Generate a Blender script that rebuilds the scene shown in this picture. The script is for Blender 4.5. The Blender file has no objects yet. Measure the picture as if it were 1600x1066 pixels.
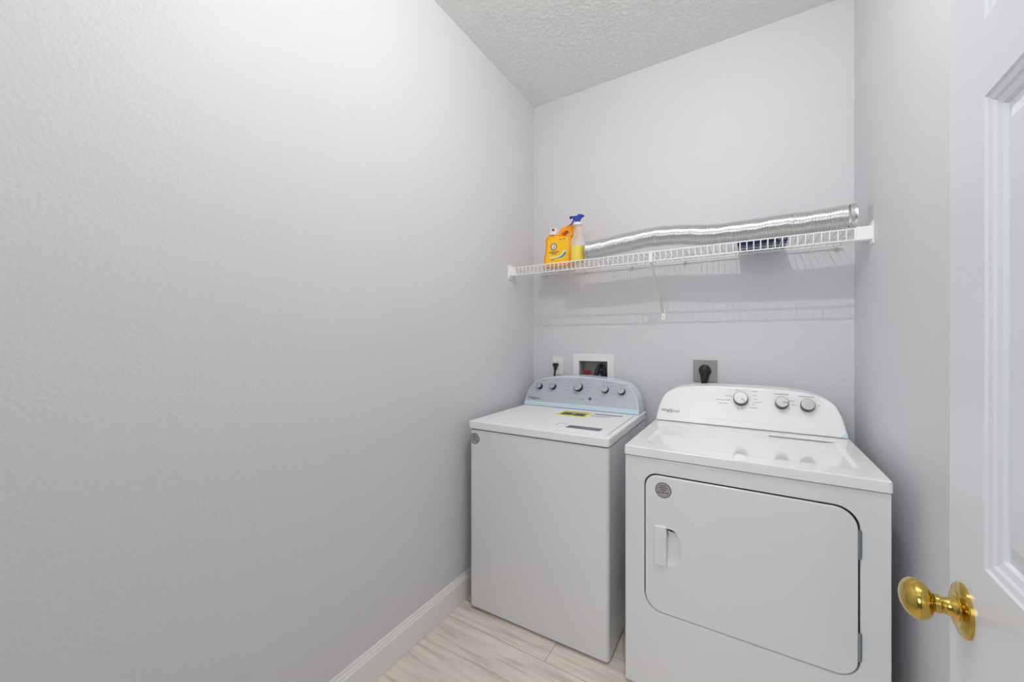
import bpy, bmesh, math, random
from mathutils import Vector, Matrix
random.seed(4)
PI = math.pi
S = bpy.context.scene
C = S.collection

# ------------------------------------------------------------------ camera
cam_d = bpy.data.cameras.new('camera'); cam = bpy.data.objects.new('camera', cam_d); C.objects.link(cam)
cam.location = (0, 0, 1.29); cam.rotation_euler = (PI/2, 0, math.radians(31.5))
cam_d.sensor_width = 36; cam_d.lens = 607/1600*36; cam_d.clip_start = 0.02
S.camera = cam
# ------------------------------------------------------------------ world, lights, exposure
w = bpy.data.worlds.new('world'); S.world = w; w.use_nodes = True
bg = w.node_tree.nodes['Background']; bg.inputs[0].default_value = (0.93, 0.96, 1.0, 1); bg.inputs[1].default_value = 0.14
LIGHT_POS = (-0.16, 0.80, 2.835)
LIGHT_POWER = 24.0        # bulb of the ceiling light
BULB_R = 0.011
HALL_FILL_POWER = 17.0
hl = bpy.data.lights.new('hall_fill_light', 'AREA'); hl.shape = 'DISK'; hl.size = 1.0; hl.energy = HALL_FILL_POWER  # added fill lamp behind the doorway, brightens the machine fronts
hl.color = (0.95, 0.97, 1.0)
ho = bpy.data.objects.new('hall_fill_light', hl); C.objects.link(ho)
ho.location = (-0.6, -1.1, 1.9); ho.rotation_euler = (math.radians(60), 0, 0)
bl = bpy.data.lights.new('ceiling_bulb', 'POINT'); bl.energy = LIGHT_POWER; bl.shadow_soft_size = BULB_R; bl.color = (1.0, 0.985, 0.96)
bo_ = bpy.data.objects.new('ceiling_bulb', bl); C.objects.link(bo_); bo_.location = (LIGHT_POS[0], LIGHT_POS[1], LIGHT_POS[2]-0.070)
S.view_settings.view_transform = 'Standard'; S.view_settings.look = 'None'
S.view_settings.gamma = 1; S.view_settings.use_curve_mapping = False
S.view_settings.exposure = 0.12
S.cycles.use_denoising = True
S.cycles.sample_clamp_indirect = 4.0; S.cycles.max_bounces = 14; S.cycles.diffuse_bounces = 12

# ------------------------------------------------------------------ materials
def mat(name, col, rough=0.5, metal=0.0, spec=0.5, coat=0.0, alpha=1.0, trans=0.0, emit=0.0):
    m = bpy.data.materials.new(name); m.use_nodes = True
    b = m.node_tree.nodes['Principled BSDF']
    b.inputs['Base Color'].default_value = (*col, 1); b.inputs['Roughness'].default_value = rough
    b.inputs['Metallic'].default_value = metal; b.inputs['Specular IOR Level'].default_value = spec
    b.inputs['Coat Weight'].default_value = coat; b.inputs['Alpha'].default_value = alpha
    b.inputs['Transmission Weight'].default_value = trans
    if emit:
        b.inputs['Emission Color'].default_value = (*col, 1); b.inputs['Emission Strength'].default_value = emit
    return m
def bump(m, scale, dist, strength=1.0, detail=2.0, kind='noise', stretch=(1, 1, 1), ramp=None):
    nt = m.node_tree; N = nt.nodes; L = nt.links
    tc = N.new('ShaderNodeTexCoord'); mp = N.new('ShaderNodeMapping'); mp.inputs['Scale'].default_value = stretch
    L.new(tc.outputs['Object'], mp.inputs['Vector'])
    t = N.new('ShaderNodeTexNoise'); t.inputs['Scale'].default_value = scale; t.inputs['Detail'].default_value = detail
    L.new(mp.outputs[0], t.inputs['Vector']); out = t.outputs['Fac']
    if ramp:
        r = N.new('ShaderNodeMapRange'); r.interpolation_type = 'SMOOTHSTEP'
        r.inputs['From Min'].default_value = ramp[0]; r.inputs['From Max'].default_value = ramp[1]
        L.new(out, r.inputs['Value']); out = r.outputs[0]
    bm_ = N.new('ShaderNodeBump'); bm_.inputs['Distance'].default_value = dist; bm_.inputs['Strength'].default_value = strength
    L.new(out, bm_.inputs['Height']); L.new(bm_.outputs[0], N['Principled BSDF'].inputs['Normal'])
    return m
M = {}
M['wall'] = bump(mat('wall_paint', (0.69, 0.695, 0.717), 0.5, spec=0.35), 105, 0.0022, 0.6, 3)
M['ceiling'] = bump(mat('ceiling_texture', (0.88, 0.875, 0.855), 0.8, spec=0.2), 48, 0.006, 0.6, 3, ramp=(0.40, 0.64))
M['trim'] = mat('white_trim', (0.86, 0.85, 0.84), 0.3)
M['door'] = bump(mat('door_paint', (0.74, 0.76, 0.79), 0.32), 30, 0.0004, 0.25, 3, stretch=(6, 6, 0.5))
M['enamel'] = mat('white_enamel', (0.80, 0.81, 0.825), 0.16, coat=0.4)
M['plastic'] = mat('white_plastic', (0.91, 0.915, 0.92), 0.28)
M['top'] = mat('lit_glossy_top', (0.89, 0.895, 0.90), 0.10, coat=0.4)  # lighter than the enamel: light from above painted into the dryer top
M['washer_top'] = mat('lit_washer_top', (0.90, 0.905, 0.91), 0.36, spec=0.25)  # washer deck and lid white, raised to paint in the overhead light
M['gap'] = mat('gap_shade', (0.03, 0.03, 0.033), 0.6)  # near-black colour standing in for the shade inside the seams
M['film'] = mat('blue_protective_film', (0.60, 0.76, 0.86), 0.25)
M['panel'] = mat('silver_panel', (0.52, 0.56, 0.62), 0.3, metal=0.15)
M['knob'] = mat('brushed_knob', (0.50, 0.50, 0.51), 0.34, metal=0.55)
M['knob_side'] = mat('black_knob_skirt', (0.012, 0.012, 0.014), 0.25)
M['chrome'] = mat('chrome', (0.75, 0.77, 0.8), 0.15, metal=1)
M['hinge_metal'] = mat('zinc_hinge', (0.30, 0.36, 0.40), 0.35, metal=0.9)
M['print'] = mat('grey_print', (0.30, 0.31, 0.34), 0.5)
M['logo'] = mat('logo_grey', (0.09, 0.09, 0.11), 0.35)
M['dot'] = mat('dark_print', (0.04, 0.04, 0.05), 0.4)
M['brass'] = mat('polished_brass', (0.62, 0.43, 0.09), 0.13, metal=1)
M['wire'] = mat('white_vinyl_wire', (0.92, 0.92, 0.91), 0.3)
M['brace'] = mat('cream_brace', (0.84, 0.84, 0.80), 0.4)
M['clip'] = mat('cream_clip', (0.68, 0.66, 0.55), 0.45)
M['black'] = mat('black_rubber', (0.012, 0.012, 0.013), 0.4)
M['orange'] = mat('orange_jug', (1.0, 0.37, 0.0), 0.3)
M['jug_label'] = mat('yellow_label', (1.0, 0.56, 0.008), 0.3)
M['cap'] = mat('white_cap', (0.85, 0.84, 0.83), 0.35)
M['dkred'] = mat('dark_red', (0.30, 0.02, 0.02), 0.4)
M['white'] = mat('white_print', (0.88, 0.88, 0.86), 0.4)
M['teal'] = mat('teal_print', (0.02, 0.30, 0.38), 0.4)
M['blue'] = mat('blue_plastic', (0.01, 0.05, 0.42), 0.3)
M['navy'] = mat('dark_blue_wrap', (0.012, 0.035, 0.14), 0.3)
M['frost'] = mat('frosted_plastic', (0.88, 0.88, 0.86), 0.35, alpha=0.34)
M['frost_wet'] = mat('clear_plastic_wet', (0.95, 0.93, 0.75), 0.25, alpha=0.14)
M['liquid'] = mat('yellow_liquid', (0.93, 0.72, 0.01), 0.2)
M['yellow'] = mat('yellow_sticker', (0.90, 0.86, 0.04), 0.45)
M['steel'] = mat('grey_steel_plate', (0.33, 0.33, 0.33), 0.42, metal=0.3)
M['box_inside'] = mat('outlet_box_inside', (0.50, 0.49, 0.46), 0.5)
M['redvalve'] = mat('red_valve', (0.42, 0.01, 0.012), 0.35)
M['sticker'] = mat('pinkish_grey_sticker', (0.40, 0.36, 0.36), 0.4)
M['sticker_ring'] = mat('sticker_ring', (0.13, 0.10, 0.10), 0.4)
M['slate'] = mat('slate_sticker', (0.10, 0.12, 0.17), 0.3)
M['lamp'] = mat('lamp_glass', (1.0, 0.985, 0.96), 0.4, emit=1.0)

def foil():
    m = mat('aluminium_foil', (0.76, 0.76, 0.755), 0.22, metal=1.0)
    return bump(m, 60, 0.0008, 0.25, 3)
M['foil'] = foil()

def floor_mat():
    m = mat('stone_look_tile', (0.6, 0.56, 0.5), 0.35); nt = m.node_tree; N = nt.nodes; L = nt.links
    b = N['Principled BSDF']; tc = N.new('ShaderNodeTexCoord')
    sx = N.new('ShaderNodeSeparateXYZ'); L.new(tc.outputs['Object'], sx.inputs[0])
    # veins run along x; each tile gets its own shift through the tile index
    br = N.new('ShaderNodeTexBrick'); br.offset = 0.5; br.offset_frequency = 2
    br.inputs['Scale'].default_value = 1.0; br.inputs['Brick Width'].default_value = 1.22; br.inputs['Row Height'].default_value = 0.61
    br.inputs['Mortar Size'].default_value = 0.0016; br.inputs['Mortar Smooth'].default_value = 0.2
    br.inputs['Color1'].default_value = (0, 0, 0, 1); br.inputs['Color2'].default_value = (1, 1, 1, 1); br.inputs['Mortar'].default_value = (.5, .5, .5, 1)
    mb = N.new('ShaderNodeMapping'); mb.inputs['Location'].default_value = (FX, -1.40 + 0.61*4, 0)
    L.new(tc.outputs['Object'], mb.inputs[0]); L.new(mb.outputs[0], br.inputs['Vector'])
    mp = N.new('ShaderNodeMapping'); mp.inputs['Scale'].default_value = (2.0, 26, 1); L.new(tc.outputs['Object'], mp.inputs[0])
    ad = N.new('ShaderNodeVectorMath'); ad.operation = 'ADD'
    sc_ = N.new('ShaderNodeVectorMath'); sc_.operation = 'SCALE'; sc_.inputs['Scale'].default_value = 9
    L.new(br.outputs['Color'], sc_.inputs[0]); L.new(mp.outputs[0], ad.inputs[0]); L.new(sc_.outputs[0], ad.inputs[1])
    n1 = N.new('ShaderNodeTexNoise'); n1.inputs['Scale'].default_value = 1.5; n1.inputs['Detail'].default_value = 7; n1.inputs['Roughness'].default_value = 0.62
    n1.inputs['Distortion'].default_value = 0.5
    L.new(ad.outputs[0], n1.inputs['Vector'])
    r = N.new('ShaderNodeValToRGB'); e = r.color_ramp.elements
    e[0].position = 0.30; e[0].color = (0.50, 0.44, 0.365, 1); e[1].position = 0.62; e[1].color = (0.90, 0.83, 0.735, 1)
    el = e.new(0.45); el.color = (0.78, 0.71, 0.62, 1)
    L.new(n1.outputs['Fac'], r.inputs[0])
    mx = N.new('ShaderNodeMix'); mx.data_type = 'RGBA'; mx.inputs[7].default_value = (0.42, 0.38, 0.33, 1)
    L.new(br.outputs['Fac'], mx.inputs[0]); L.new(r.outputs[0], mx.inputs[6]); L.new(mx.outputs[2], b.inputs['Base Color'])
    return m
FX = 0.705 + 1.22*2 + 0.61
M['floor'] = floor_mat()

# ------------------------------------------------------------------ helpers
def empty(name, loc=(0, 0, 0), rz=0.0):
    o = bpy.data.objects.new(name, None); o.empty_display_size = 0.05; C.objects.link(o)
    o.location = loc; o.rotation_euler = (0, 0, rz); return o
def tag(o, label=None, cat=None, group=None, kind=None):
    if label: o['label'] = label
    if cat: o['category'] = cat
    if group: o['group'] = group
    if kind: o['kind'] = kind
    return o
def obj(name, bm, m, parent=None, smooth=False, origin=None, auto=None):
    """link a bmesh as one object; its vertices are in the parent's space; the origin is moved to its own middle-bottom"""
    me = bpy.data.meshes.new(name)
    if origin is None:
        xs = [v.co.x for v in bm.verts]; ys = [v.co.y for v in bm.verts]; zs = [v.co.z for v in bm.verts]
        origin = Vector(((min(xs)+max(xs))/2, (min(ys)+max(ys))/2, min(zs)))
    origin = Vector(origin)
    bmesh.ops.translate(bm, verts=bm.verts, vec=-origin)
    bmesh.ops.recalc_face_normals(bm, faces=bm.faces)
    if auto is not None:
        for f in bm.faces: f.smooth = True
        for e in bm.edges:
            if len(e.link_faces) == 2 and e.calc_face_angle() > math.radians(auto): e.smooth = False
    elif smooth:
        for f in bm.faces: f.smooth = True
    bm.to_mesh(me); bm.free()
    for mm in (m if isinstance(m, (list, tuple)) else [m]): me.materials.append(mm)
    o = bpy.data.objects.new(name, me); C.objects.link(o); o.location = origin
    if parent: o.parent = parent
    if auto is not None:
        wn = o.modifiers.new('weighted_normals', 'WEIGHTED_NORMAL'); wn.keep_sharp = True; wn.weight = 80
    return o
def box(x0, x1, y0, y1, z0, z1, bev=0.0, seg=3, bm=None, edges=None):
    own = bmesh.new()
    r = bmesh.ops.create_cube(own, size=1)
    for v in own.verts:
        v.co = Vector((x0+(v.co.x+.5)*(x1-x0), y0+(v.co.y+.5)*(y1-y0), z0+(v.co.z+.5)*(z1-z0)))
    if bev > 0:
        es = own.edges[:] if edges is None else [e for e in own.edges if edges(e)]
        bmesh.ops.bevel(own, geom=es, offset=bev, segments=seg, profile=0.5, affect='EDGES', clamp_overlap=True)
    return merge(bm, own)
def merge(bm, own):
    if bm is None: return own
    me = bpy.data.meshes.new('tmp'); own.to_mesh(me); own.free(); bm.from_mesh(me); bpy.data.meshes.remove(me); return bm
def xf(bm, mtx):
    bmesh.ops.transform(bm, matrix=mtx, verts=bm.verts); return bm
def lathe(prof, seg=32, axis='Z', center=(0, 0, 0), bm=None, sy=1.0):
    """prof: list of (radius, height)"""
    own = bmesh.new(); rings = []
    for r, h in prof:
        if r < 1e-6: rings.append([own.verts.new((0, 0, h))])
        else: rings.append([own.verts.new((r*math.cos(2*PI*i/seg), r*sy*math.sin(2*PI*i/seg), h)) for i in range(seg)])
    for a, b in zip(rings, rings[1:]):
        for i in range(seg):
            j = (i+1) % seg
            if len(a) == 1 and len(b) == 1: continue
            if len(a) == 1: own.faces.new((a[0], b[i], b[j]))
            elif len(b) == 1: own.faces.new((a[i], a[j], b[0]))
            else: own.faces.new((a[i], a[j], b[j], b[i]))
    if axis == 'Y-': R = Matrix.Rotation(PI/2, 4, 'X')         # z -> -y
    elif axis == 'X-': R = Matrix.Rotation(-PI/2, 4, 'Y')      # z -> -x
    else: R = Matrix.Identity(4)
    xf(own, Matrix.Translation(Vector(center)) @ R)
    return merge(bm, own)
def tube(pts, r, seg=10, bm=None, cap=True, rad=None):
    own = bmesh.new(); pts = [Vector(p) for p in pts]; rings = []
    up = None
    for i, p in enumerate(pts):
        d = (pts[min(i+1, len(pts)-1)] - pts[max(i-1, 0)]).normalized()
        if up is None:
            up = Vector((0, 0, 1)) if abs(d.z) < .9 else Vector((0, 1, 0))
        a = (up - d*up.dot(d)).normalized(); up = a; b = d.cross(a)
        rr = rad[i] if rad else r
        rings.append([own.verts.new(p + (a*math.cos(2*PI*k/seg) + b*math.sin(2*PI*k/seg))*rr) for k in range(seg)])
    for A, B_ in zip(rings, rings[1:]):
        for k in range(seg): own.faces.new((A[k], A[(k+1) % seg], B_[(k+1) % seg], B_[k]))
    if cap: own.faces.new(rings[0]); own.faces.new(rings[-1][::-1])
    return merge(bm, own)
def spline(pts, n=12):
    """Catmull-Rom through pts"""
    P = [Vector(p) for p in pts]; P = [P[0]*2-P[1]] + P + [P[-1]*2-P[-2]]; out = []
    for i in range(1, len(P)-2):
        for k in range(n):
            t = k/n; a, b, c, d = P[i-1], P[i], P[i+1], P[i+2]
            out.append(0.5*((2*b)+(-a+c)*t+(2*a-5*b+4*c-d)*t*t+(-a+3*b-3*c+d)*t**3))
    out.append(P[-2]); return out
def rrect(x0, x1, z0, z1, r, n=8):
    rs = r if isinstance(r, (list, tuple)) else [r]*4        # order: bottom-left, bottom-right, top-right, top-left
    out = []
    for (cx, cz, a0, rr) in ((x0+rs[0], z0+rs[0], PI, rs[0]), (x1-rs[1], z0+rs[1], 1.5*PI, rs[1]), (x1-rs[2], z1-rs[2], 0, rs[2]), (x0+rs[3], z1-rs[3], .5*PI, rs[3])):
        for k in range(n+1):
            a = a0 + .5*PI*k/n; out.append((cx+rr*math.cos(a), cz+rr*math.sin(a)))
    return out
def circle(cx, cz, r, n=40): return [(cx+r*math.cos(2*PI*i/n), cz+r*math.sin(2*PI*i/n)) for i in range(n)]
def plate(loops, depth, bev=0.0, plane='XZ', at=0.0, bm=None, res=2):
    """filled outline(s) with holes, given thickness. plane XZ: front face at y=at, body behind it (+y).
       plane XY: top face at z=at, body below.  plane YZ-: loops in (y,z), face at x=at looking -x, body behind (+x)"""
    cu = bpy.data.curves.new('tmp', 'CURVE'); cu.dimensions = '2D'; cu.fill_mode = 'BOTH'
    cu.extrude = max(depth/2-bev, 1e-5); cu.bevel_depth = bev; cu.bevel_resolution = res; cu.offset = -bev
    for lp in loops:
        sp = cu.splines.new('POLY'); sp.points.add(len(lp)-1); sp.use_cyclic_u = True
        for p, q in zip(sp.points, lp): p.co = (q[0], q[1], 0, 1)
    o = bpy.data.objects.new('tmp', cu); C.objects.link(o)
    me = bpy.data.meshes.new_from_object(o.evaluated_get(bpy.context.evaluated_depsgraph_get()))
    own = bmesh.new(); own.from_mesh(me)
    bpy.data.objects.remove(o); bpy.data.curves.remove(cu); bpy.data.meshes.remove(me)
    bmesh.ops.remove_doubles(own, verts=own.verts, dist=1e-6)
    for v in own.verts:
        x, y, z = v.co
        if plane == 'XZ': v.co = (x, at+depth/2-z, y)
        elif plane == 'XY': v.co = (x, y, at-depth/2+z)
        else: v.co = (at+depth/2-z, x, y)
    return merge(bm, own)
def textmesh(s, size, loc, plane='XZ', shear=0.0, align='CENTER', thick=0.0002, bm=None, bold=0.0):
    cu = bpy.data.curves.new('tmp', 'FONT'); cu.body = s; cu.size = size; cu.align_x = align; cu.shear = shear
    cu.extrude = thick; cu.offset = bold
    o = bpy.data.objects.new('tmp', cu); C.objects.link(o)
    me = bpy.data.meshes.new_from_object(o.evaluated_get(bpy.context.evaluated_depsgraph_get()))
    own = bmesh.new(); own.from_mesh(me)
    bpy.data.objects.remove(o); bpy.data.curves.remove(cu); bpy.data.meshes.remove(me)
    for v in own.verts:
        x, y, z = v.co
        if plane == 'XZ': v.co = (loc[0]+x, loc[1]-z, loc[2]+y)
        else: v.co = (loc[0]+x, loc[1]+y, loc[2]+z)
    return merge(bm, own)

# ------------------------------------------------------------------ the room
XL, XR, YB, ZC = -1.2249, 0.3967, 2.2753, 2.8393
T = 0.12
BX0, BX1, BZ0, BZ1 = -0.905, -0.722, 0.985, 1.169     # hole for the washer outlet box
fl = tag(obj('floor', box(XL-T, XR+T, -1.6, YB+T, -0.05, 0), M['floor']), kind='structure')
fl.data.transform(Matrix.Translation(fl.location)); fl.location = (0, 0, 0)
tag(obj('ceiling', box(XL-T, XR+T, -T, YB+T, ZC, ZC+0.05), M['ceiling']), kind='structure')
tag(obj('wall_left', box(XL-T, XL, -T, YB+T, 0, ZC), M['wall']), kind='structure')
tag(obj('wall_right', box(XR, XR+T, -T, YB+T, 0, ZC), M['wall']), kind='structure')
tag(obj('wall_back', plate([[(XL, 0), (XR, 0), (XR, ZC), (XL, ZC)], [(BX0, BZ0), (BX1, BZ0), (BX1, BZ1), (BX0, BZ1)]], T, 0, 'XZ', YB), M['wall']), kind='structure')
DX0, DX1 = -0.60, 0.235
tag(obj('wall_front', plate([[(XL, 0), (DX0, 0), (DX0, 2.06), (DX1, 2.06), (DX1, 0), (XR, 0), (XR, ZC), (XL, ZC)]], T-0.01, 0, 'XZ', -T), M['wall']), kind='structure')
def baseboard(name, length, mtx):
    pr = [(0, 0), (0.015, 0), (0.015, 0.099), (0.0095, 0.1035), (0.0095, 0.110), (0.0045, 0.1140), (0.0045, 0.121), (0, 0.127)]
    b = bmesh.new()
    A = [b.verts.new((p[0], 0, p[1])) for p in pr]; B_ = [b.verts.new((p[0], length, p[1])) for p in pr]
    n = len(pr)
    for i in range(n): b.faces.new((A[i], A[(i+1) % n], B_[(i+1) % n], B_[i]))
    b.faces.new(A[::-1]); b.faces.new(B_)
    xf(b, mtx); return tag(obj(name, b, M['trim']), kind='structure')
baseboard('baseboard_left', YB-0.0, Matrix.Translation((XL, 0, 0.0015)))
baseboard('baseboard_back', XR-XL-0.026, Matrix.Translation((XL+0.013, YB, 0.0015)) @ Matrix.Rotation(-PI/2, 4, 'Z'))
baseboard('baseboard_right', YB-0.02, Matrix.Translation((XR, YB, 0.0015)) @ Matrix.Rotation(PI, 4, 'Z'))

# ceiling light of the room (out of the frame, above the camera's view)
cl = empty('ceiling_light', (LIGHT_POS[0], LIGHT_POS[1], ZC)); tag(cl, 'small white bare-bulb light fixture on the textured ceiling', 'ceiling light')
obj('base_plate', lathe([(0, 0), (0.055, 0), (0.058, -0.010), (0.035, -0.022), (0.030, -0.045), (0, -0.045)], 40), M['trim'], cl, auto=40)
obj('bulb_socket', lathe([(0, -0.043), (0.016, -0.043), (0.014, -0.053), (0, -0.053)], 24), M['trim'], cl, auto=40)

# ------------------------------------------------------------------ door (open against the right wall)
HINGE = (0.254+0.035*(0.031-0.79), 0.031, 0.0)
door = empty('door_1', HINGE, -math.atan(0.035)); tag(door, 'white panelled door with a brass knob, open against the right wall', 'door', kind='structure')
def door_slab():
    W, H, TH, Z0 = 0.811, 2.035, 0.035, 0.012
    cols = [(0.113, 0.355), (0.456, 0.698)]; rows = [(0.25, 0.80), (1.002, 1.598), (1.695, 1.925)]
    b = bmesh.new()
    ys = sorted({0.0, W} | {c for q in cols for c in q}); zs = sorted({Z0, H} | {c for q in rows for c in q})
    def quad(a, b_, c, d): b.faces.new([b.verts.new(p) for p in (a, b_, c, d)])
    def is_panel(y0, z0): return any(abs(y0-c[0]) < 1e-6 for c in cols) and any(abs(z0-r[0]) < 1e-6 for r in rows)
    prof = [(0, 0), (0.003, 0.0025), (0.010, 0.004), (0.013, 0.0065), (0.021, 0.0085), (0.024, 0.0125), (0.031, 0.0125), (0.052, 0.0045), (0.055, 0.0045)]
    for side in (0, 1):
        X = (lambda d: d) if side == 0 else (lambda d: TH-d)
        for y0, y1 in zip(ys, ys[1:]):
            for z0, z1 in zip(zs, zs[1:]):
                if not is_panel(y0, z0): quad((X(0), y0, z0), (X(0), y1, z0), (X(0), y1, z1), (X(0), y0, z1)); continue
                for (i0, d0), (i1, d1) in zip(prof, prof[1:]):
                    o_ = [(y0+i0, z0+i0), (y1-i0, z0+i0), (y1-i0, z1-i0), (y0+i0, z1-i0)]
                    n_ = [(y0+i1, z0+i1), (y1-i1, z0+i1), (y1-i1, z1-i1), (y0+i1, z1-i1)]
                    for k in range(4):
                        l = (k+1) % 4
                        quad((X(d0), *o_[k]), (X(d0), *o_[l]), (X(d1), *n_[l]), (X(d1), *n_[k]))
                i, d = prof[-1]
                quad((X(d), y0+i, z0+i), (X(d), y1-i, z0+i), (X(d), y1-i, z1-i), (X(d), y0+i, z1-i))
    quad((0, 0, Z0), (TH, 0, Z0), (TH, 0, H), (0, 0, H)); quad((0, W, Z0), (TH, W, Z0), (TH, W, H), (0, W, H))
    quad((0, 0, Z0), (0, W, Z0), (TH, W, Z0), (TH, 0, Z0)); quad((0, 0, H), (0, W, H), (TH, W, H), (TH, 0, H))
    bmesh.ops.remove_doubles(b, verts=b.verts, dist=1e-6)
    return b
obj('door_panel', door_slab(), M['door'], door)
KY, KZ = 0.759, 0.915
kb = lathe([(0.0165, 0.006), (0.0155, 0.010), (0.0125, 0.013), (0.0105, 0.020), (0.0115, 0.024), (0.0125, 0.026), (0.0115, 0.028), (0.012, 0.030)], 32, 'X-', (0, KY, KZ))
own = bmesh.new(); bmesh.ops.create_uvsphere(own, u_segments=40, v_segments=24, radius=1)
for v in own.verts: v.co = Vector((v.co.x*0.0185 - 0.0475, v.co.y*0.031 + KY, v.co.z*0.0265 + KZ))
kb = merge(kb, own)
knob = obj('door_knob', kb, M['brass'], door, smooth=True)
ro = lathe([(0, 0), (0.0355, 0), (0.0355, 0.003), (0.0335, 0.0052), (0.0250, 0.0078), (0.0235, 0.0095), (0.0165, 0.0085), (0, 0.0085)], 48, 'X-', (0, KY, KZ))
o = obj('rosette', ro, M['brass'], knob, auto=35); o.location -= knob.location
o = obj('privacy_pin_hole', lathe([(0, 0), (0.0022, 0), (0.0022, 0.0004), (0, 0.0004)], 12, 'X-', (-0.0078, KY-0.004, KZ-0.021)), M['dot'], knob); o.location -= knob.location
obj('hinge', lathe([(0, 0), (0.006, 0), (0.006, 0.09), (0, 0.09)], 12, 'Z', (-0.004, 0.0, 0.25)), M['brass'], door, auto=40)
obj('hinge', lathe([(0, 0), (0.006, 0), (0.006, 0.09), (0, 0.09)], 12, 'Z', (-0.004, 0.0, 1.02)), M['brass'], door, auto=40)
obj('hinge', lathe([(0, 0), (0.006, 0), (0.006, 0.09), (0, 0.09)], 12, 'Z', (-0.004, 0.0, 1.75)), M['brass'], door, auto=40)

# ------------------------------------------------------------------ shared appliance pieces
LN = 0.30      # how far the consoles lean back (dy per dz)
def lean(bm, y0, z0, k):
    for v in bm.verts: v.co.y += k*(v.co.z-z0)
    return bm
def console_outline(half, z0, cx=0.0):
    pts = [(-a+cx, z) for a, z in half] + [(a+cx, z) for a, z in reversed(half)]
    P = [Vector((p[0], p[1], 0)) for p in pts]; out = []
    P2 = spline(P, 6)
    out = [(p.x, p.y) for p in P2]
    return out
def dashes(rows, y, h=0.0022, bm=None):
    """short printed strokes too small to read: (x, z, length)"""
    b = bm or bmesh.new()
    for x, z, l in rows:
        n = max(1, round(l/0.006)); q = l/n
        for i in range(n):
            a = x-l/2+i*q; box(a, a+q*0.82, y-0.0003, y+0.0002, z-h/2, z+h/2, bm=b)
    return b
def control_knob(parent, x, z, y, r, depth, ang, mark=True):
    """control knob on the tilted console: black skirt, silver cap, pointer"""
    z -= 0.005; y -= 0.0015; depth *= 1.2
    TM = Matrix.Translation((x, y, z)) @ Matrix.Rotation(-math.atan(LN)-0.13, 4, 'X') @ Matrix.Translation((-x, -y, -z))
    k = obj('knob', xf(lathe([(0, -0.012), (r*1.05, -0.012), (r*1.05, 0.004), (r*1.0, depth*0.88), (0, depth*0.88)], 40, 'Y-', (x, y, z)), TM), M['knob_side'], parent, auto=40)
    o = obj('knob_cap', xf(lathe([(0, depth*0.8), (r*0.955, depth*0.85), (r*0.965, depth*0.95), (r*0.91, depth*0.99), (r*0.86, depth), (0, depth*0.985)], 40, 'Y-', (x, y, z)), TM), M['knob'], k, auto=30)
    o.location -= k.location
    if mark:
        b = box(r*0.12, r*0.86, -0.0004, 0.0004, -0.0011, 0.0011)
        xf(b, TM @ Matrix.Translation((x, y-depth-0.0001, z)) @ Matrix.Rotation(-ang, 4, 'Y'))
        o = obj('pointer', b, M['logo'], k); o.location -= k.location
    return k
def round_sticker(parent, x, z, y, r):
    st = obj('round_sticker', lathe([(0, 0), (r, 0), (r, 0.0005), (0, 0.0005)], 40, 'Y-', (x, y, z)), M['sticker'], parent)
    b = lathe([(r*0.90, 0.0005), (r, 0.0005), (r, 0.0008), (r*0.90, 0.0008), (r*0.90, 0.0005)], 40, 'Y-', (x, y, z))
    rows = [(0, 0.55, 0.75), (0, 0.28, 1.15), (0, 0.02, 0.8)]
    for dx, dz, l in rows: dashes([(x+dx*r, z+dz*r, l*r)], y-0.0006, 0.13*r, b)
    for dx in (-0.5, 0.0, 0.5): dashes([(x+dx*r, z-0.32*r, 0.36*r)], y-0.0006, 0.17*r, b)
    o = obj('sticker_print', b, M['sticker_ring'], st); o.location -= st.location
def logo(parent, x, z, y, size, z0):
    b = textmesh('Whirlpool', size, (x, y-0.0003, z), 'XZ', 0.12, 'LEFT')
    b = lean(b, 0, 0, 0)
    # the thin loop around the letter l
    pts = [(x+size*2.15+0.62*size*math.cos(a), y-0.0006, z+size*0.28+0.34*size*math.sin(a)+0.25*size*math.cos(a)) for a in [0.3+5.0*k/26 for k in range(27)]]
    tube(pts, size*0.03, 6, b)
    return obj('logo', lean(b, y, z0, LN), M['logo'], parent)

# ------------------------------------------------------------------ washing machine
WA = math.radians(0.9)
ws = empty('washing_machine', (-0.8165, 1.498, 0), WA)
tag(ws, 'white top-loading washing machine with silver-blue control panel, yellow sticker on its lid', 'washing machine')
HW = 0.3405
vert = lambda e: abs(e.verts[0].co.z-e.verts[1].co.z) > 0.1
body = box(-HW, HW, 0.004, 0.69, 0.016, 0.8640, 0.016, 4, edges=vert)
obj('body', body, M['enamel'], ws, auto=30)
obj('gap_shade_strip', box(-HW+0.006, HW-0.006, 0.010, 0.68, 0.864, 0.870), M['gap'], ws)  # dark filler painting the shade under the top deck
for x in (-0.29, 0.29):
    for y in (0.06, 0.62):
        obj('foot', lathe([(0, 0), (0.02, 0), (0.02, 0.012), (0.008, 0.014), (0.008, 0.02), (0, 0.02)], 20, 'Z', (x, y, 0)), M['black'], ws, auto=40)
# top deck with the opening of the lid
TZ = 0.905
deck = plate([rrect(-HW-0.003, HW+0.003, -0.002, 0.695, 0.012, 5), rrect(-0.2930, 0.3190, 0.054, 0.546, 0.02, 6)], TZ-0.8685, 0.005, 'XY', TZ)
obj('top_deck', deck, M['washer_top'], ws, auto=35)
lid = obj('lid', plate([rrect(-0.2895, 0.3155, 0.0575, 0.5425, 0.018, 6)], 0.03, 0.003, 'XY', TZ+0.0012), M['washer_top'], ws, auto=35)
LZ = TZ+0.0012
def lidpart(name, bm, m):
    o = obj(name, bm, m, lid); o.location -= lid.location; return o
def flat(x0, x1, y0, y1, h, skew=0.0, bm=None):
    return box(x0, x1, y0, y1, LZ, LZ+h, bm=bm)
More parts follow.
